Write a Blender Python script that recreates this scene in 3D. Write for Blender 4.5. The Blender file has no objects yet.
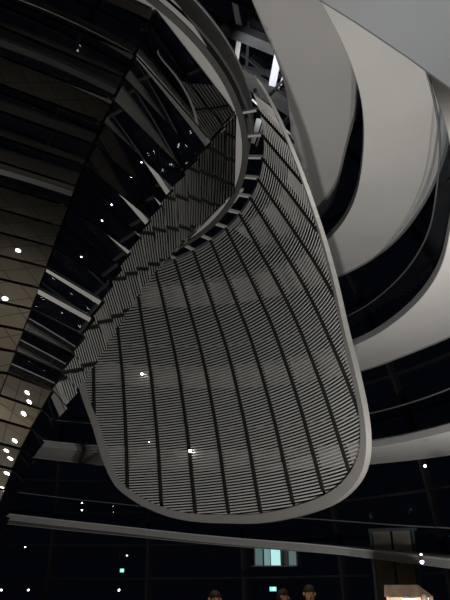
import bpy, math, random
from mathutils import Vector
random.seed(4)
EYE = 1.6
AX, AY = -7.1, 15.4          # the dome's centre, seen from the camera at the origin
C = bpy.context.scene.collection
sin, cos, rad = math.sin, math.cos, math.radians

def P(R, th, z):             # cylindrical about the dome centre; z above eye level
    t = rad(th)
    return Vector((AX + R*cos(t), AY + R*sin(t), z + EYE))

def interp(x, xs, ys):
    if x <= xs[0]: return ys[0]
    if x >= xs[-1]: return ys[-1]
    for i in range(len(xs)-1):
        if x <= xs[i+1]:
            f = (x-xs[i])/(xs[i+1]-xs[i])
            return ys[i]*(1-f)+ys[i+1]*f

def smooth_tab(xs, ys, w):   # averaged lookup so that curves have no kinks
    def f(x):
        s = 0
        for k in range(-3, 4): s += interp(x+k*w/3, xs, ys)
        return s/7
    return f

# ------------------------------------------------------------ materials
def mat(name, col, rough=.6, metal=0., noise=0., nscale=3., spec=.5, emit=None, es=0., bump=0., alpha=1.):
    m = bpy.data.materials.new(name); m.use_nodes = True
    nt = m.node_tree; b = nt.nodes['Principled BSDF']
    b.inputs['Base Color'].default_value = (*col, 1)
    b.inputs['Roughness'].default_value = rough
    b.inputs['Metallic'].default_value = metal
    b.inputs['Specular IOR Level'].default_value = spec
    if emit:
        b.inputs['Emission Color'].default_value = (*emit, 1)
        b.inputs['Emission Strength'].default_value = es
    if noise:
        tc = nt.nodes.new('ShaderNodeTexCoord'); n = nt.nodes.new('ShaderNodeTexNoise')
        n.inputs['Scale'].default_value = nscale; n.inputs['Detail'].default_value = 5
        r = nt.nodes.new('ShaderNodeValToRGB')
        r.color_ramp.elements[0].position = .3; r.color_ramp.elements[1].position = .7
        r.color_ramp.elements[0].color = (*[c*(1-noise) for c in col], 1)
        r.color_ramp.elements[1].color = (*[min(1, c*(1+noise)) for c in col], 1)
        nt.links.new(tc.outputs['Object'], n.inputs['Vector'])
        nt.links.new(n.outputs['Fac'], r.inputs['Fac']); nt.links.new(r.outputs['Color'], b.inputs['Base Color'])
        if bump:
            bp = nt.nodes.new('ShaderNodeBump'); bp.inputs['Strength'].default_value = bump
            nt.links.new(n.outputs['Fac'], bp.inputs['Height']); nt.links.new(bp.outputs['Normal'], b.inputs['Normal'])
    return m

def glass(name, tint, refl):
    m = bpy.data.materials.new(name); m.use_nodes = True
    nt = m.node_tree; nt.nodes.clear()
    o = nt.nodes.new('ShaderNodeOutputMaterial'); mx = nt.nodes.new('ShaderNodeMixShader')
    t = nt.nodes.new('ShaderNodeBsdfTransparent'); t.inputs['Color'].default_value = (*tint, 1)
    g = nt.nodes.new('ShaderNodeBsdfGlossy'); g.inputs['Roughness'].default_value = .03
    g.inputs['Color'].default_value = (.8, .85, .9, 1)
    mx.inputs['Fac'].default_value = refl
    nt.links.new(t.outputs[0], mx.inputs[1]); nt.links.new(g.outputs[0], mx.inputs[2]); nt.links.new(mx.outputs[0], o.inputs['Surface'])
    return m

M = dict(
    ramp = mat('ramp_soffit_paint', (.50, .488, .47), .8, noise=.05, nscale=.35),
    concrete = mat('ramp_overhead_paint', (.46, .475, .49), .8, noise=.08, nscale=1.6),
    fascia = mat('ramp_edge_steel', (.26, .255, .25), .6, .1),
    rail = mat('handrail_steel', (.35, .35, .35), .35, .8),
    frame = mat('shield_frame_aluminium', (.26, .25, .235), .5, .25, noise=.04, nscale=2),
    rib = mat('shield_rib_dark', (.010, .010, .009), .8, spec=.2),
    slat = mat('louvre_aluminium', (.55, .54, .51), .5, .2),
    mirror = mat('mirror_glass', (.78, .78, .76), .015, 1.0),
    core = mat('cone_core_black', (.012, .012, .012), .8),
    dark = mat('platform_dark_steel', (.045, .045, .042), .6, .2, noise=.15, nscale=3),
    light = mat('platform_light_steel', (.33, .32, .31), .6),
    steel = mat('dome_steel', (.014, .014, .015), .8, spec=.15),
    beam = mat('roof_beam_white', (.75, .75, .78), .5),
    glass = glass('dome_glass', (.93, .95, 1), .03),
    bal = glass('balustrade_glass', (.86, .88, .9), .03),
    wall = mat('base_wall_paint', (.05, .05, .055), .8),
    black = mat('black_paint', (.02, .02, .02), .6),
    doorbeige = mat('doorway_beige', (.17, .14, .10), .7, noise=.15, nscale=1.5),
    roofwood = mat('kiosk_roof_wood', (.12, .08, .05), .7, noise=.2, nscale=4),
    scr3 = mat('lit_pane_medium', (.1, .2, .2), .5, emit=(.2, .38, .4), es=.55),
    beige = mat('beige_cladding', (.42, .33, .22), .7, noise=.12, nscale=2.5),
    brown = mat('booth_wood', (.33, .21, .12), .6, noise=.15, nscale=4),
    lampw = mat('lamp_white', (.8, .8, .8), .5, emit=(1, .98, .93), es=14),
    lampc = mat('lamp_cold', (.8, .8, .8), .5, emit=(.75, .78, 1), es=9),
    lampv = mat('lamp_violet', (.8, .8, .8), .5, emit=(.85, .7, 1), es=6),
    exitg = mat('exit_green', (.1, .5, .4), .5, emit=(.12, .85, .62), es=1.6),
    exitw = mat('exit_pictogram', (.8, .9, .85), .5, emit=(.7, 1, .9), es=2),
    scr1 = mat('lit_pane_bright', (.3, .5, .5), .5, emit=(.45, .85, .85), es=.8),
    scr2 = mat('lit_pane_dim', (.1, .2, .2), .5, emit=(.10, .17, .18), es=.35),
    skin = mat('skin', (.50, .30, .20), .6), hair = mat('hair', (.03, .018, .012), .7),
    cloth1 = mat('dark_jacket', (.05, .05, .055), .9), cloth2 = mat('grey_pullover', (.10, .10, .10), .9),
    cloth3 = mat('navy_coat', (.03, .035, .05), .9),
)
# floor: pale stone flags with dark joints
fm = bpy.data.materials.new('stone_flags'); fm.use_nodes = True
nt = fm.node_tree; b = nt.nodes['Principled BSDF']
tc = nt.nodes.new('ShaderNodeTexCoord'); br = nt.nodes.new('ShaderNodeTexBrick')
br.offset = 0; br.inputs['Scale'].default_value = 1.0; br.inputs['Brick Width'].default_value = 1.2; br.inputs['Row Height'].default_value = 1.2
br.inputs['Mortar Size'].default_value = .02
br.inputs['Color1'].default_value = (.33, .29, .22, 1); br.inputs['Color2'].default_value = (.30, .265, .20, 1); br.inputs['Mortar'].default_value = (.07, .06, .05, 1)
nt.links.new(tc.outputs['Object'], br.inputs['Vector']); nt.links.new(br.outputs['Color'], b.inputs['Base Color']); b.inputs['Roughness'].default_value = .75

# ------------------------------------------------------------ object helpers
class MB:
    def __init__(s): s.v = []; s.f = []
    def quad(s, a, b, c, d): n = len(s.v); s.v += [a, b, c, d]; s.f.append((n, n+1, n+2, n+3))
    def hexa(s, p):          # eight corners: 0-3 bottom loop, 4-7 top loop
        n = len(s.v); s.v += list(p)
        for q in ((3,2,1,0),(4,5,6,7),(0,1,5,4),(1,2,6,5),(2,3,7,6),(3,0,4,7)): s.f.append(tuple(n+i for i in q))
    def box(s, x0, x1, y0, y1, z0, z1):
        s.hexa([Vector(t) for t in ((x0,y0,z0),(x1,y0,z0),(x1,y1,z0),(x0,y1,z0),(x0,y0,z1),(x1,y0,z1),(x1,y1,z1),(x0,y1,z1))])
    def bar(s, a, b, w, h, up=Vector((0,0,1))):
        d = (b-a).normalized()
        if abs(d.dot(up)) > .98: up = Vector((1,0,0))
        u = d.cross(up).normalized()*w/2; v = u.cross(d).normalized()*h/2
        s.hexa([a-u-v, a+u-v, a+u+v, a-u+v, b-u-v, b+u-v, b+u+v, b-u+v])
    def sweep(s, secs, closed_ring=False):   # list of equal-length closed cross-sections
        n = len(s.v); k = len(secs[0])
        for c in secs: s.v += list(c)
        m = len(secs)
        for i in range(m-1 if not closed_ring else m):
            for j in range(k):
                a = n+i*k; b_ = n+((i+1) % m)*k
                s.f.append((a+j, a+(j+1) % k, b_+(j+1) % k, b_+j))
        if not closed_ring:
            s.f.append(tuple(n+j for j in reversed(range(k)))); s.f.append(tuple(n+(m-1)*k+j for j in range(k)))
    def tube(s, pts, r, k=8):
        secs = []
        for i, p in enumerate(pts):
            d = (pts[min(i+1, len(pts)-1)]-pts[max(i-1, 0)]).normalized()
            up = Vector((0,0,1)) if abs(d.z) < .95 else Vector((1,0,0))
            u = d.cross(up).normalized(); v = u.cross(d)
            secs.append([p+u*r*cos(2*math.pi*j/k)+v*r*sin(2*math.pi*j/k) for j in range(k)])
        s.sweep(secs)
    def lathe(s, prof, k=16, o=Vector((0,0,0))):
        secs = [[o+Vector((r*cos(2*math.pi*j/k), r*sin(2*math.pi*j/k), z)) for j in range(k)] for r, z in prof]
        s.sweep(secs)
    def build(s, name, m, parent=None, smooth=False, shift=None):
        vs = s.v
        off = Vector((0,0,0))
        if shift is not None: off = shift
        me = bpy.data.meshes.new(name); me.from_pydata([tuple(v-off) for v in vs], [], s.f); me.update()
        me.materials.append(M[m] if isinstance(m, str) else m)
        if smooth:
            for p in me.polygons: p.use_smooth = True
        o = bpy.data.objects.new(name, me); C.objects.link(o)
        if parent is not None: o.parent = parent
        elif shift is not None: o.location = off
        return o

def tag(o, label=None, cat=None, group=None, kind=None):
    if label: o['label'] = label
    if cat: o['category'] = cat
    if group: o['group'] = group
    if kind: o['kind'] = kind
    return o
def empty(name, loc=(0,0,0)):
    o = bpy.data.objects.new(name, None); C.objects.link(o); o.location = loc; return o
def part(mb, name, m, parent, smooth=False):   # geometry is written in world space; the parent sits at its base
    return mb.build(name, m, parent, smooth, shift=Vector(root_loc(parent)))
def root_loc(o):
    v = Vector(o.location)
    while o.parent: o = o.parent; v += o.location
    return v

# ------------------------------------------------------------ floor, wall and glass dome
FLOOR = -EYE
def Rd(z): return 21*math.sqrt(max(0, 1-((z+EYE)/25)**2))
mb = MB(); N = 96
n0 = len(mb.v); mb.v += [P(24, 360*i/N, FLOOR) for i in range(N)] + [P(24, 360*i/N, FLOOR-.3) for i in range(N)]
mb.f.append(tuple(range(N))); mb.f.append(tuple(reversed(range(N, 2*N))))
for i in range(N): mb.f.append((i, N+i, N+(i+1) % N, (i+1) % N))
tag(mb.build('floor', fm), kind='structure')
mb = MB()
for i in range(N):
    a, b_ = 360*i/N, 360*(i+1)/N
    mb.hexa([P(21.0, a, FLOOR), P(21.3, a, FLOOR), P(21.3, b_, FLOOR), P(21.0, b_, FLOOR), P(21.0, a, -.9), P(21.3, a, -.9), P(21.3, b_, -.9), P(21.0, b_, -.9)])
tag(mb.build('wall_round', 'wall'), kind='structure')
# glass shell
mb = MB(); zs = [-.9+i*(22.0+.9)/22 for i in range(23)]
secs = [[P(Rd(z)+.15, 360*i/72, z) for i in range(72)] for z in zs]
n = 0
for s_ in secs: mb.v += s_
for i in range(len(secs)-1):
    for j in range(72): mb.f.append((i*72+j, i*72+(j+1) % 72, (i+1)*72+(j+1) % 72, (i+1)*72+j))
tag(mb.build('window_1', 'glass'), kind='structure')
# steel ribs and hoops of the dome
mb = MB()
for k in range(24):
    th = 7+15*k
    pts = [P(Rd(z), th, z) for z in zs]
    mb.sweep([[P(Rd(z)-.32, th-.22, z), P(Rd(z)-.32, th+.22, z), P(Rd(z)+.1, th+.22, z), P(Rd(z)+.1, th-.22, z)] for z in zs])
for z in [1.0+1.68*i for i in range(12)]:
    mb.sweep([[P(Rd(z)-.12, 360*i/96, z-.05), P(Rd(z)+.1, 360*i/96, z-.05), P(Rd(z)+.1, 360*i/96, z+.05), P(Rd(z)-.12, 360*i/96, z+.05)] for i in range(96)], True)
tag(mb.build('trim_1', 'steel'), kind='structure')

# steelwork in the crown of the dome, seen through the gap beside the top ramp
crown = empty('crown_steelwork', P(5, 40, 19.5))
tag(crown, 'grey and white steel beams crossing under the dome crown above the shield tip', 'beams')
def cb(a, b_, w, h, m='dark'):
    q = MB(); q.bar(Vector(a)+Vector((0,0,EYE)), Vector(b_)+Vector((0,0,EYE)), w, h); part(q, 'beam', m, crown)
cb((.3,16.0,21.9), (.63,17.45,21.4), .22, .22, 'light')
cb((.62,17.6,21.3), (.45,19.07,21.0), .2, .2, 'light')
cb((1.0,16.0,21.7), (.95,19.0,20.9), .12, .12, 'steel')
cb((-.8,17.2,21.7), (2.9,17.9,20.4), .5, .45)
cb((2.24,17.75,20.4), (2.02,19.75,20.1), .30, .16, 'beam')
cb((2.60,18.3,20.2), (2.35,19.6,20.0), .08, .08, 'beam')
cb((.4,19.0,20.9), (3.2,18.8,20.0), .18, .2, 'steel')
cb((.7,19.2,20.7), (3.3,20.2,19.4), .75, .3)
cb((1.2,20.0,20.0), (3.2,21.1,18.7), .06, .06, 'beam')
cb((2.6,18.6,19.8), (1.8,19.6,19.8), .07, .07, 'black')
cb((1.55,20.6,19.4), (1.25,21.6,18.9), .24, .12, 'beam')
cb((1.75,20.7,19.3), (1.45,21.7,18.8), .08, .08, 'light')

# ------------------------------------------------------------ the two spiral ramps
A = [(-20,-.7,16.8,18.6),(32,1.15,16.8,18.8),(49,1.85,16.8,18.8),(67,2.42,16.8,18.8),(85,3.05,16.8,18.8),(103,3.55,16.6,18.6),(140,4.3,16.3,18.4),
     (180,4.95,16,18.3),(270,6.6,15.0,17.4),(300,7.27,14.3,16.8),(312,7.55,13.75,16.3),(322,7.8,13.23,15.9),(332,8.02,13.07,15.8),(349,8.41,13.02,15.9),(366,8.79,13.6,16.5),(378,9.05,14.03,16.95),
     (389,9.29,14.49,17.0),(400,9.53,14.6,17.5),(420,10.0,14.4,17.2),(450,10.7,13.5,16.0),(540,12.6,12.2,14.6),(630,14.8,10.2,12.4),(685,16.0,8.7,10.1),(701,16,8.54,10.9),
     (712,16,8.85,11.45),(722,16,9.25,11.95),(732,16,9.75,12.06),(743,16,10.6,12.9),(752,16,11.4,14.05),(770,16,11.8,14.4)]
Bt = [(-118,1.9,15.6,18.2),(-59,3.33,15.04,18.2),(-53,3.46,14.87,18.0),(-20,4.2,14.9,18.4),(0,4.6,15.0,18.7),(17,5.02,15.27,19.0),(34,5.4,15.53,18.9),(60,6.0,15.2,18.8),(85,6.54,14.68,18.6),
     (96,6.78,14.69,17.9),(180,8.6,13.6,16.2),(270,10.6,12.2,14.6),(325,11.86,11.22,12.4),(334,12.06,11.2,12.6),(342,12.24,11.25,13.3),(353,12.49,11.35,13.9),(362,12.68,11.57,14.2),
     (369,12.85,11.9,14.48),(385,13.21,12.61,15.3),(400,13.5,12.8,15.4),(450,14.5,11.6,14.0),(500,15.2,10.5,12.9)]
def ramp(tab, t0, t1, label, bal0, bal1, soffm='ramp'):
    xs = [t[0] for t in tab]
    fz, fi, fo = (smooth_tab(xs, [t[k] for t in tab], 5) for k in (1, 2, 3))
    root = empty('spiral_ramp', P(fi(t0), t0, FLOOR)); tag(root, label, 'ramp', 'spiral ramps winding up inside the dome')
    n = int((t1-t0)/2); ts = [t0+(t1-t0)*i/n for i in range(n+1)]
    q = MB(); q.sweep([[P(fi(t)+.015, t, fz(t)-.01), P(fo(t)-.06, t, fz(t)), P(fo(t)-.06, t, fz(t)+.3), P(fi(t)+.055, t, fz(t)+.3)] for t in ts])
    part(q, 'deck', soffm, root)
    q = MB(); q.sweep([[P(fi(t)-.0, t, fz(t)+.0), P(fi(t)+.05, t, fz(t)+.0), P(fi(t)+.05, t, fz(t)+.25), P(fi(t)-.0, t, fz(t)+.25)] for t in ts])
    part(q, 'edge_beam', 'fascia', root)
    q = MB(); q.sweep([[P(fo(t)-.055, t, fz(t)-.03), P(fo(t)+.03, t, fz(t)-.03), P(fo(t)+.03, t, fz(t)+.38), P(fo(t)-.055, t, fz(t)+.38)] for t in ts])
    part(q, 'edge_beam', 'fascia', root)
    tb = [t for t in ts if bal0 <= t <= bal1]
    q = MB(); q.sweep([[P(fi(t)-.01, t, fz(t)+.38), P(fi(t)+.01, t, fz(t)+.38), P(fi(t)-.09, t, fz(t)+1.3), P(fi(t)-.11, t, fz(t)+1.3)] for t in tb])
    part(q, 'balustrade_glass', 'bal', root)
    q = MB(); q.tube([P(fi(t)-.12, t, fz(t)+1.33) for t in tb], .025, 6)
    part(q, 'handrail', 'rail', root)
    return root
ramp(A, -20, 770, 'spiral ramp whose lowest turn runs as a grey line below the hanging shield', -20, 470)
ramp(Bt, -118, 500, 'spiral ramp whose nearest turn cuts across the upper right corner overhead', -30, 200)

# ------------------------------------------------------------ mirrored cone: twelve flat columns of thirty mirrors
cz = [-1.6,0,2,3.5,4.4,5.4,6.2,7.3,8.4,9.3,10.6,11.5,12.4,13.2]
cr = [1.3,1.4,1.75,2.17,2.62,3.1,3.5,4.0,4.5,4.95,5.8,6.5,7.25,7.85]
Rv = smooth_tab(cz, cr, .5)
cone = empty('mirror_cone', P(0, 0, FLOOR))
tag(cone, 'tall inverted cone clad in rows of dark mirrors filling the left side', 'mirror cone')
q = MB(); q.sweep([[P(Rv(z)-.14, 30*k-45, z) for k in range(12)] for z in [FLOOR+i*(13.0-FLOOR)/30 for i in range(31)]])
part(q, 'core', 'core', cone)
ROWS = 30; Z0, Z1 = -1.5, 12.95
def tilt(c, r):              # how far each mirror leans out at its top edge
    if c == 0: return (.03,.03,.03,.03,.03,.03,.03,.03,.03,.03,.03,.03,.02,-.035,-.015,.008,-.018,.01,.045,.07,.075,.09,.085,.10,.105,.04,.055,.065,.03,.05)[r]
    if c == 11: return (.06 if r < 17 else (.06,.065,.07,.075,.045,.010,.002,.01,.068,-.015,.026,-.002,.005)[r-17])
    if c == 1: return interp(r, [5, 9, 14, 29], [.01, .06, .10, .11])
    if c == 11: return interp(r, [10, 19, 21, 29], [.07, .085, .03, .01])
    return .06
def mirror_row(q, c, r, th_pad=.010, zpad=.03):
    za = Z0+(Z1-Z0)*r/ROWS; zb = Z0+(Z1-Z0)*(r+1)/ROWS
    a, b_ = -45+30*c, -15+30*c
    a0, a1 = P(Rv(za), a, za), P(Rv(za), b_, za); b0, b1 = P(Rv(zb), a, zb), P(Rv(zb), b_, zb)
    u0 = (a1-a0); u1 = (b1-b0)
    p = [a0+u0*th_pad, a1-u0*th_pad, b1-u1*th_pad, b0+u1*th_pad]
    up = ((p[3]-p[0])+(p[2]-p[1])).normalized()
    nrm = u0.cross(up).normalized()
    p = [p[0]+up*zpad, p[1]+up*zpad, p[2]-up*zpad, p[3]-up*zpad]
    tl = tilt(c, r)
    p[2] = p[2]+nrm*tl; p[3] = p[3]+nrm*tl
    q.hexa([v-nrm*.02 for v in p]+[v for v in p])
for c in range(12):
    if c in (11, 0, 1):
        for r in range(3, ROWS):
            q = MB(); mirror_row(q, c, r); part(q, 'mirror_panel', 'mirror', cone)
qs = MB()
for c in range(12):
    for r in range(ROWS):
        if not (c in (11, 0, 1) and r >= 3): mirror_row(qs, c, r)
tag(part(qs, 'mirror_panels', 'mirror', cone), kind='stuff')

# ------------------------------------------------------------ platform ring above the cone
plat = empty('viewing_platform', P(7.9, -30, 13))
tag(plat, 'curved dark platform rim with pale soffit around the top of the mirrored cone', 'platform')
def annulus(q, r0, r1, z0, z1, t0, t1, n=90):
    f0 = r0 if callable(r0) else (lambda t: r0); f1 = r1 if callable(r1) else (lambda t: r1)
    q.sweep([[P(f0(t), t, z0), P(f1(t), t, z0), P(f1(t), t, z1), P(f0(t), t, z1)] for t in [t0+(t1-t0)*i/n for i in range(n+1)]])
q = MB(); annulus(q, 7.0, lambda t: interp(t, [-60,-43,-30,-15,60,120], [8.2,8.1,7.8,7.66,7.66,7.66]), 13.0, 13.06, -110, 130); part(q, 'soffit', 'light', plat)
q = MB(); annulus(q, 7.98, 8.06, 13.0, 13.95, -110, -6); part(q, 'fascia', 'dark', plat)
q = MB(); annulus(q, 8.06, 8.10, 13.78, 13.82, -110, -12); part(q, 'fascia_trim', 'rail', plat)
q = MB(); annulus(q, 6.9, 8.0, 13.9, 14.1, -110, 250, 120); part(q, 'deck', 'dark', plat)
q = MB(); annulus(q, 7.67, 7.86, 12.95, 13.35, -48, 130); part(q, 'inner_beam', 'dark', plat)

# ------------------------------------------------------------ sun shield with its track
def ribth(k, z): return 46-.07*(13-z)+k*(7.5+(13-z)/10*(.7 if k < 0 else .1))
szt = [-2,2.5,3.1,6,7,9.1,11,13,15]; srt = [12.6,12.15,12.0,11.35,11.05,10.35,9.4,8.32,7.2]
Rs = smooth_tab(szt, srt, .8)
track = empty('shield_track', P(8.4, 20, 13))
tag(track, 'ladder-like curved track with pale rungs joining platform rim to shield top', 'track')
q = MB(); annulus(q, 8.36, 8.46, 12.9, 13.08, -19, 110); part(q, 'outer_rail', 'frame', track)
for k in range(14):
    th = 1-15+7.5*k
    q = MB(); q.bar(P(7.84, th, 13.0), P(8.38, th, 13.0), .10, .10); part(q, 'rung', 'light', track)
q = MB(); annulus(q, 7.88, 8.2, 13.5, 13.56, 18, 75); part(q, 'bracket_plate', 'light', track)

shield = empty('sun_shield', P(12, 45, FLOOR+4))
tag(shield, 'huge hanging louvred shield of fine horizontal slats in a pale rounded frame', 'sun shield')
def catmull(pts, m=5):
    out = []
    for i in range(len(pts)-1):
        p0, p1, p2, p3 = pts[max(i-1, 0)], pts[i], pts[i+1], pts[min(i+2, len(pts)-1)]
        for s_ in range(m):
            t = s_/m
            out.append(tuple(.5*((2*p1[j])+(-p0[j]+p2[j])*t+(2*p0[j]-5*p1[j]+4*p2[j]-p3[j])*t*t+(-p0[j]+3*p1[j]-3*p2[j]+p3[j])*t**3) for j in (0, 1)))
    out.append(pts[-1]); return out
OUT = [(-30.3, 11.62), (-28.6, 11.5), (-22.1, 11.50), (-14.6, 11.24), (-6.8, 10.52), (-0.8, 9.61), (3.9, 8.55), (7.5, 7.37), (9.6, 6.14), (11.3, 5.0), (13.0, 4.29), (15.6, 3.71), (19.6, 3.26), (26.3, 2.87),
       (35.3, 2.66), (45.2, 2.57), (53.3, 2.67), (60.4, 2.81), (66.4, 3.06), (71.5, 3.46), (75.2, 3.88), (78.5, 4.43), (81.3, 5.47), (83.7, 6.86), (86.1, 8.0), (89, 9.6), (92, 11.5)]
OUT = catmull(OUT, 4)
def S(th, z, off=0.): return P(Rs(z)+off, th, z)
def inset(i, w):             # a point w metres inside the outline, measured on the surface
    a = OUT[max(i-1, 0)]; b_ = OUT[min(i+1, len(OUT)-1)]; c = OUT[i]
    k = rad(1)*Rs(c[1])
    kz = 1.15
    dx, dz = (b_[0]-a[0])*k, (b_[1]-a[1])*kz; L = math.hypot(dx, dz)
    nx, nz = -dz/L, dx/L     # to the left of travel: into the shield
    return (c[0]+nx*w/k, c[1]+nz*w/kz)
def fw(i): return interp(i/(len(OUT)-1), [0,.1,.3,.45,.6,.8,1], [.02,.09,.28,.42,.36,.30,.28])
def ft(i): return interp(i/(len(OUT)-1), [0,.12,.3,1], [.02,.05,.09,.09])
INN = [inset(i, fw(i)) for i in range(len(OUT))]
q = MB(); q.sweep([[S(*OUT[i], ft(i)), S(*OUT[i], -ft(i)), S(*INN[i], -ft(i)), S(*INN[i], ft(i))] for i in range(len(OUT))])
part(q, 'edge_frame', 'frame', shield)
def spans(poly, z):          # where a level line lies inside the shield outline
    pts = poly; xs = []
    for i in range(len(pts)-1):
        z0, z1 = pts[i][1], pts[i+1][1]
        if (z0-z)*(z1-z) <= 0 and z0 != z1: xs.append(pts[i][0]+(pts[i+1][0]-pts[i][0])*(z-z0)/(z1-z0))
    return sorted(xs)
KS = list(range(-11, 7))
panels = {k: MB() for k in KS}
ribspan = {k: [] for k in KS}
z = 2.62; dz = .106
while z < 12.9:
    xs = spans(INN, z)
    if len(xs) >= 2: lo, hi = xs[0], xs[-1]
    elif len(xs) == 1: lo, hi = (-24 if z > 11.5 else xs[0]), (xs[0] if xs[0] > 40 else 93)
    elif z < 4: z += dz; continue
    else: lo, hi = -24, 93
    if z > 11.4: lo = max(lo, interp(z, [11.4, 12.9], [-23, -19]))
    for k in KS:
        t0, t1 = ribth(k, z)+.42, ribth(k+1, z)-.42
        a, b_ = max(t0, lo), min(t1, hi)
        if b_-a < .3: continue
        n = 4 if b_-a > 3 else 2
        secs = []
        for i in range(n+1):
            t = a+(b_-a)*i/n
            secs.append([P(Rs(z)-.011, t, z+.023), P(Rs(z)-.009, t, z-.023), P(Rs(z)+.009, t, z-.025), P(Rs(z)+.009, t, z+.023)])
        panels[k].sweep(secs)
    z += dz
for k in KS:
    if panels[k].v: part(panels[k], 'louvre_panel', 'slat', shield)
for k in KS:
    ok = []
    for i in range(60):
        z = 2.6+i*(12.95-2.6)/59; xs = spans(INN, z); t = ribth(k, z)
        lo = xs[0] if xs and xs[0] < 40 else -24
        if z > 11.4: lo = max(lo, interp(z, [11.4, 12.9], [-23, -19]))
        hi = xs[-1] if xs and xs[-1] > 40 else 93
        if len(xs) >= 1 and xs[0] > 40 and z < 3: continue
        if z < 4 and len(xs) < 2: continue
        if lo+.1 < t < hi-.1: ok.append(z)
    if len(ok) > 2:
        q = MB(); q.sweep([[P(Rs(z)-.07, ribth(k, z)-.26, z), P(Rs(z)-.07, ribth(k, z)+.26, z), P(Rs(z)+.15, ribth(k, z)+.32, z), P(Rs(z)+.15, ribth(k, z)-.32, z)] for z in ok])
        part(q, 'rib', 'rib', shield)

# ------------------------------------------------------------ camera
cd = bpy.data.cameras.new('camera'); cam = bpy.data.objects.new('camera', cd); C.objects.link(cam)
cam.location = (0, 0, EYE); cam.rotation_euler = (rad(90+26.5), 0, 0)
cd.sensor_fit = 'VERTICAL'; cd.sensor_height = 24; cd.lens = 24; cd.clip_end = 300
bpy.context.scene.camera = cam
PT = rad(26.5)
def ray(px, py):             # direction from the camera, for laying out the far wall
    x, y = px-225, 300-py
    return Vector((x, 600*cos(PT)-y*sin(PT), 600*sin(PT)+y*cos(PT)))/600
def far(px, py, dist):
    r = ray(px, py); r = r/math.hypot(r.x, r.y)*dist; return Vector((r.x, r.y, r.z+EYE))


# ------------------------------------------------------------ far wall, small lamps, kiosk and visitors
def frame_at(c):             # axes for something on the far side, facing the dome's centre line
    d = Vector((c.x, c.y, 0)).normalized(); return Vector((d.y, -d.x, 0)), d
def slab(q, c, ax, dp, w, h, t):
    u = ax*w/2; v = Vector((0,0,h/2)); k = dp*t/2
    q.hexa([c-u-k-v, c+u-k-v, c+u+k-v, c-u+k-v, c-u-k+v, c+u-k+v, c+u+k+v, c-u+k+v])
def exit_sign(px, py, d, w, h, label):
    c = far(px, py, d); ax, dp = frame_at(c)
    r = empty('exit_sign', c); tag(r, label, 'exit sign')
    q = MB(); slab(q, c+dp*.03, ax, dp, w+.03, h+.03, .05); part(q, 'housing', 'black', r)
    q = MB(); slab(q, c-dp*.005, ax, dp, w, h, .012); part(q, 'face', 'exitg', r)
    q = MB(); slab(q, c-dp*.016+ax*w*.12, ax, dp, w*.3, h*.6, .004); part(q, 'pictogram', 'exitw', r)
exit_sign(273, 589, 27, .26, .15, 'green lit exit sign beneath the bright window, near the visitors')
exit_sign(122, 570.5, 28, .16, .13, 'small blue-green exit sign alone in the dark lower left')

c = far(273, 556, 33.2); ax, dp = frame_at(c)
r = empty('lit_window', c); tag(r, 'small window glowing pale turquoise in the dark far wall', 'window')
q = MB()
for off, w_ in ((-.93, .06), (-.5, .05), (.42, .10), (.68, .22), (1.2, .06)): slab(q, c+ax*off, ax, dp, w_, .95, .12)
slab(q, c+Vector((0,0,.47)), ax, dp, 2.2, .06, .14); slab(q, c-Vector((0,0,.47)), ax, dp, 2.2, .06, .14)
part(q, 'frame', 'black', r)
for off, w_, m_ in ((-.71, .4, 'scr2'), (-.3, .30, 'scr3'), (.14, .5, 'scr1'), (.98, .36, 'scr2')):  # glow differs per pane, standing in for light falloff across the window
    q = MB(); slab(q, c+ax*off+dp*.02, ax, dp, w_, .9, .02); part(q, 'pane', m_, r)

c = far(396, 560, 28.2); ax, dp = frame_at(c); c.z = 2.1
r = empty('beige_doorway', Vector((c.x, c.y, 0))); tag(r, 'tall dim beige double doorway rising behind the kiosk', 'doorway')
for off in (-.48, .34):
    q = MB(); slab(q, c+ax*off, ax, dp, .72, 4.2, .08); part(q, 'door_leaf', 'doorbeige', r)
q = MB(); slab(q, c+ax*-.93, ax, dp, .12, 4.2, .14); slab(q, c+ax*.82, ax, dp, .12, 4.2, .14); slab(q, c+Vector((0,0,2.15)), ax, dp, 2.0, .12, .14); part(q, 'door_frame', 'black', r)

c = far(409, 596, 20); ax, dp = frame_at(c); c.z = 0
r = empty('kiosk', c); tag(r, 'small wooden kiosk with sloping roof and warm light in the lower right corner', 'kiosk')
up = Vector((0,0,1))
q = MB()
q.hexa([c+ax*-.68-dp*.5+up*1.66, c+ax*.66-dp*.5+up*1.66, c+ax*.66+dp*.5+up*1.66, c+ax*-.68+dp*.5+up*1.66,
        c+ax*-.66-dp*.1+up*1.97, c+ax*.28-dp*.1+up*1.97, c+ax*.28+dp*.4+up*1.97, c+ax*-.66+dp*.4+up*1.97]); part(q, 'roof', 'roofwood', r)
for sx in (-.6, .6):
    for sy in (-.42, .42):
        q = MB(); q.bar(c+ax*sx+dp*sy, c+ax*sx+dp*sy+up*1.66, .06, .06); part(q, 'post', 'brown', r)
q = MB(); slab(q, c+up*.5-dp*.38, ax, dp, 1.14, 1.0, .05); part(q, 'front_panel', 'brown', r)
q = MB(); slab(q, c+up*1.02-dp*.36, ax, dp, 1.25, .04, .25); part(q, 'counter', 'beige', r)
q = MB(); slab(q, c+up*.85+dp*.42, ax, dp, 1.14, 1.6, .03); part(q, 'back_panel', 'beige', r)
q = MB(); slab(q, c+up*1.58, ax, dp, .35, .05, .12); part(q, 'lamp', 'lampw', r)
KIOSK = c

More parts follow.
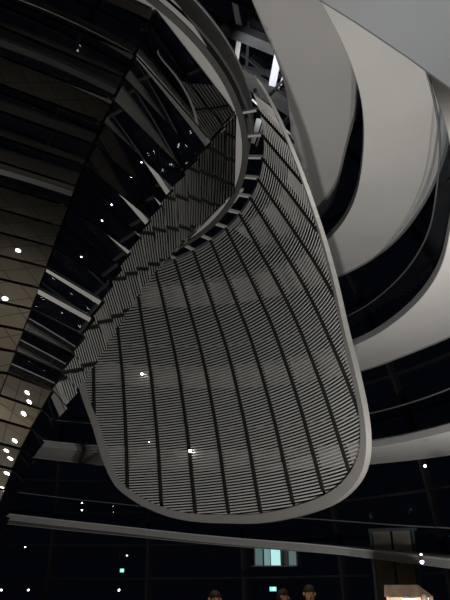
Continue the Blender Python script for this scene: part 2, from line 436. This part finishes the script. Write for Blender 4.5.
def sphere(o, r):
    q = MB(); q.lathe([(r*sin(math.pi*(i+.02)/8.04), -r*cos(math.pi*(i+.02)/8.04)) for i in range(9)], 12, o); return q
def lamp(pos, r, m, label, cat='lamp', group=None):
    root = empty('spotlight', pos); tag(root, label, cat, group)
    q = sphere(Vector(pos), r); part(q, 'bulb', m, root, True)
    q = MB(); p0 = Vector(pos)+Vector((0,0,r*.6)); q.lathe([(r*.35, 0), (r*.9, r*.25), (r*.7, r*1.1), (r*.2, r*1.3)], 12, p0); part(q, 'housing', 'black', root, True)
DOTS = [
 (425,466,21,.045,'lampc','cold blue-white lamp beneath the ramp on the right side'),
 (422,562,24,.07,'lampv','violet lamp just under the lowest ramp at right'),
 (421,554.5,24,.032,'lampw','faint white lamp just above the violet one'),
 (82,503,30,.032,'lampw','upper of two faint lamps left of the shield bottom'),
 (82,510,30,.032,'lampw','lower of two faint lamps left of the shield bottom'),
 (25,547,29,.028,'lampw','faint lamp under the lowest ramp near the left edge'),
 (28.5,590,27,.032,'lampw','second faint lamp from the left along the bottom edge'),
 (1.5,590,27,.032,'lampw','faint lamp in the bottom left corner'),
 (119,590,27,.035,'lampw','white lamp on the bottom edge below the small exit sign'),
 (127,555.5,30,.022,'lampw','tiny lamp above the small exit sign'),
 (259.5,67,20.0,.055,'lampw','bright lamp among the crown beams above the shield tip'),
]
for px, py, d, r_, m_, lb in DOTS:
    lamp(tuple(far(px, py, d)), r_, m_, lb)

FL = [(3.55,1.54,'round floor light mirrored in the cone beside the upper left edge'),(1.22,4.65,'round floor light nearest the camera, mirrored at the left edge'),
      (7.62,17.28,'round floor light mirrored topmost in the lower left row'),
      (5.21,17.3,'round floor light closest to the cone, mirrored in the lower left row'),(7.0,17.5,'round floor light mirrored lowest at the bottom left')]
for x, y, lb in FL:
    root = empty('floor_light', (x, y, 0)); tag(root, lb, 'floor light', None)
    q = MB(); q.lathe([(.17, 0), (.17, .02), (.13, .03), (.125, .0)], 20, Vector((x, y, 0))); part(q, 'bezel', 'rail', root, True)
    q = MB(); q.lathe([(.125, .004), (.11, .035), (.05, .055), (.005, .06)], 20, Vector((x, y, 0))); part(q, 'lens', 'lampw', root, True)
for pos, r_, m_, lb in [                        ((12.9,16.25,3.1), .045, 'lampc', 'cold lamp on the glass wall, mirrored mid-height in the cone'),
                        ((3.85,1.2,5.22), .05, 'lampw', 'white lamp under the overhead ramp edge, mirrored near the upper left')]:
    lamp(pos, r_, m_, lb)
def on_shield(px, py):
    r = ray(px, py); best = None; prev = None
    for i in range(1400, 4200):
        q = r*(i*.01); d = math.hypot(q.x-AX, q.y-AY)-Rs(q.z)+.16
        if prev is not None and prev < 0 <= d: best = q
        prev = d
    return (best.x, best.y, best.z+EYE)
for px, py, r_, lb in [(142,374,.05,'bright pinpoint lamp on the left part of the shield louvres'), (190,451,.06,'bright pinpoint lamp low on a rib of the shield'), (149,442,.022,'faint pinpoint lamp left of the bright one low on the shield')]:
    lamp(on_shield(px, py), r_, 'lampw', lb)

def person(px, head_top_py, d, height, face, label, coat, trousers='cloth1', turn=0.):
    c = far(px, head_top_py, d); c.z = 0; H = height
    root = empty('person', c); root.rotation_euler = (0, 0, face); tag(root, label, 'person', None)
    # body: one skinned figure, facing local -y
    J = {'pelvis': (0,0,.53*H,.115), 'waist': (0,0,.62*H,.105), 'chest': (0,.01,.74*H,.125), 'neck0': (0,.01,.825*H,.05), 'neck': (0,0,.86*H,.05), 'head0': (0,-.01,.90*H,.068), 'head1': (0,-.01,.935*H,.078), 'head2': (0,0,.97*H,.062)}
    E_ = [('pelvis','waist'),('waist','chest'),('chest','neck0'),('neck0','neck'),('neck','head0'),('head0','head1'),('head1','head2')]
    for s_, n_ in ((-1,'l'),(1,'r')):
        J.update({n_+'sh': (s_*.105*H,.01,.80*H,.055), n_+'el': (s_*.135*H,.01,.63*H,.042), n_+'wr': (s_*.125*H,-.08,.49*H,.028), n_+'hd': (s_*.12*H,-.11,.455*H,.032),
                  n_+'hip': (s_*.05*H,0,.49*H,.085), n_+'kn': (s_*.055*H,-.01,.275*H,.058), n_+'an': (s_*.055*H,.01,.05*H,.042), n_+'toe': (s_*.06*H,-.14,.025*H,.035)})
        E_ += [('chest',n_+'sh'),(n_+'sh',n_+'el'),(n_+'el',n_+'wr'),(n_+'wr',n_+'hd'),('pelvis',n_+'hip'),(n_+'hip',n_+'kn'),(n_+'kn',n_+'an'),(n_+'an',n_+'toe')]
        for f in range(5):
            nm = n_+'f%d' % f; L = (.05,.07,.078,.07,.055)[f]; sx = (-.03,-.018,-.004,.01,.022)[f]*-s_
            bx, by, bz = J[n_+'hd'][:3]
            J[nm] = (bx+sx*1.2, by-.02-(.02 if f == 0 else 0), bz-L*.6, .009); J[nm+'t'] = (bx+sx*1.2, by-.012, bz-L*1.25, .008)
            E_ += [(n_+'hd', nm), (nm, nm+'t')]
    names = list(J); me = bpy.data.meshes.new('body')
    me.from_pydata([J[k][:3] for k in names], [(names.index(a), names.index(b_)) for a, b_ in E_], []); me.update()
    o = bpy.data.objects.new('body', me); C.objects.link(o); o.parent = root
    sk = o.modifiers.new('skin', 'SKIN'); sk.use_smooth_shade = True
    lay = me.skin_vertices[0] if me.skin_vertices else None
    if lay is None:
        bpy.context.view_layer.objects.active = o
        lay = me.attributes and me.skin_vertices[0]
    for i, k in enumerate(names): lay.data[i].radius = (J[k][3], J[k][3]*.85)
    lay.data[0].use_root = True
    sub = o.modifiers.new('subdivision', 'SUBSURF'); sub.levels = 1; sub.render_levels = 2
    for m_ in ('skin', coat, trousers): me.materials.append(M[m_])
    dg = bpy.context.evaluated_depsgraph_get(); ev = o.evaluated_get(dg); nm_ = bpy.data.meshes.new_from_object(ev)
    o.modifiers.clear(); o.data = nm_
    for p in nm_.polygons:
        z_ = p.center.z/H; arm = abs(p.center.x) > .095*H
        if z_ > .845 or (arm and z_ < .50 and z_ > .3): p.material_index = 0
        elif z_ > .48 or arm: p.material_index = 1
        else: p.material_index = 2
        p.use_smooth = True
    hz = .935*H
    q = MB(); n = 12; secs = []
    for (dz_, r_, oy) in ((-.07,.072,.035),(-.02,.088,.022),(.04,.092,.012),(.085,.078,.006),(.112,.045,.004),(.122,.008,.004)):
        secs.append([Vector((r_*.92*cos(2*math.pi*j/n), oy+r_*sin(2*math.pi*j/n)+(.075 if (sin(2*math.pi*j/n) < -.2 and dz_ < .03) else 0), hz+dz_)) for j in range(n)])
    q.sweep(secs); q.build('hair', 'hair', root, True)
    q = MB(); q.hexa([Vector((x_, y_, hz+z_)) for x_, y_, z_ in ((-.012,-.075,-.03),(.012,-.075,-.03),(.01,-.105,-.03),(-.01,-.105,-.03),(-.007,-.07,.01),(.007,-.07,.01),(.005,-.085,.01),(-.005,-.085,.01))]); q.build('nose', 'skin', root, True)
    for s_ in (-1, 1):
        q = MB(); q.lathe([(.002,-.008),(.009,-.003),(.009,.003),(.002,.008)], 8, Vector((s_*.03,-.078,hz+.012))); q.build('eye', 'black', root, True)
        q = MB(); q.lathe([(.004,-.03),(.014,-.012),(.016,.012),(.006,.03)], 8, Vector((s_*.082,.005,hz))); q.build('ear', 'skin', root, True)
    q = MB(); q.hexa([Vector((x_, y_, hz+z_)) for x_, y_, z_ in ((-.025,-.07,-.056),(.025,-.07,-.056),(.02,-.084,-.054),(-.02,-.084,-.054),(-.025,-.07,-.048),(.025,-.07,-.048),(.02,-.084,-.05),(-.02,-.084,-.05))]); q.build('mouth', 'brown', root, True)
    return root
person(309, 586, 9.6, 1.78, .15, 'person with warm-lit face and dark jacket at the bottom edge, right of exit sign', 'cloth1')
person(283, 589, 10.2, 1.74, 1.2, 'person in dim grey pullover standing directly under the exit sign', 'cloth2')
person(215, 593.5, 9.2, 1.70, .3, 'person with only a lit head above the bottom edge, left of the exit sign', 'cloth3')
person(424, 594.5, 16, 1.72, 2.6, 'dark figure standing before the kiosk at the far right', 'cloth1')

# ------------------------------------------------------------ lights
def plight(name, loc, energy, col=(1,1,1), size=.1):
    l = bpy.data.lights.new(name, 'POINT'); l.energy = energy; l.color = col; l.shadow_soft_size = size
    o = bpy.data.objects.new(name, l); C.objects.link(o); o.location = loc; return o
def slight(name, loc, target, energy, col, ang, blend=.6, size=.15):
    l = bpy.data.lights.new(name, 'SPOT'); l.energy = energy; l.color = col; l.shadow_soft_size = size
    l.spot_size = rad(ang); l.spot_blend = blend
    o = bpy.data.objects.new(name, l); C.objects.link(o); o.location = loc
    d = Vector(target)-Vector(loc); o.rotation_euler = d.to_track_quat('-Z', 'Y').to_euler(); return o
WARM = (1, .975, .94)
for x, y, e in ((3.5, 12.9, 1600), (4.0, 11.9, 1550), (3.1, 11.6, 1450)):
    slight('uplight', (x, y, .3), (x+2.0, y+11, 14.3), e, WARM, 128, .35, .10)
slight('floor_light', P(14.2, -50, 2.9), P(13.5, -50, FLOOR), 125, (1, .95, .84), 120, .7, .1)  # unseen downward spot, added to brighten the floor mirrored in the cone
slight('floor_light', P(9.3, -52, 5.6), P(9.3, -50, FLOOR), 240, (1, .95, .84), 80, .7, .1)  # second added spot, for the mirrored floor nearer the cone
slight('uplight_cool', (1.5, -1.5, .4), (3.0, 3.6, 5), 600, (.78, .90, 1), 62, .8, .2)
slight('uplight', P(12.5, -70, FLOOR+.3), P(15.2, -62, 4.0), 420, WARM, 105, .7, .1)  # unseen spot added so the ramps reflected in the cone look brighter
slight('crown_light', P(6.5, 5, 17.5), (2.2, 18.6, 21.8), 1800, (.9, .92, 1), 60)

plight('kiosk_lamp', KIOSK+Vector((0,0,1.45))-Vector((0,.1,0)), 4, (1,.82,.6), .05)
slight('kiosk_spot', KIOSK+Vector((-.6,-3,3.2)), KIOSK+Vector((0,0,1.8)), 2.5, (1,.8,.58), 50)
slight('doorway_fill', far(392,600,25.5), far(396,548,28.2), 3, (1,.85,.65), 75)  # unseen warm fill added to light the door leaves
slight('visitor_fill', (1.0, 6.6, 3.2), (.6, 9.4, 1.7), 75, (1,.72,.5), 60)  # unseen warm fill added to brighten the visitors' faces

# ------------------------------------------------------------ world
w = bpy.data.worlds.new('night'); bpy.context.scene.world = w; w.use_nodes = True
bg = w.node_tree.nodes['Background']; bg.inputs['Color'].default_value = (.18, .22, .42, 1); bg.inputs['Strength'].default_value = .006
bpy.context.scene.cycles.caustics_reflective = False
vs = bpy.context.scene.view_settings
vs.view_transform = 'Standard'; vs.look = 'None'; vs.exposure = 0; vs.gamma = 1; vs.use_curve_mapping = False
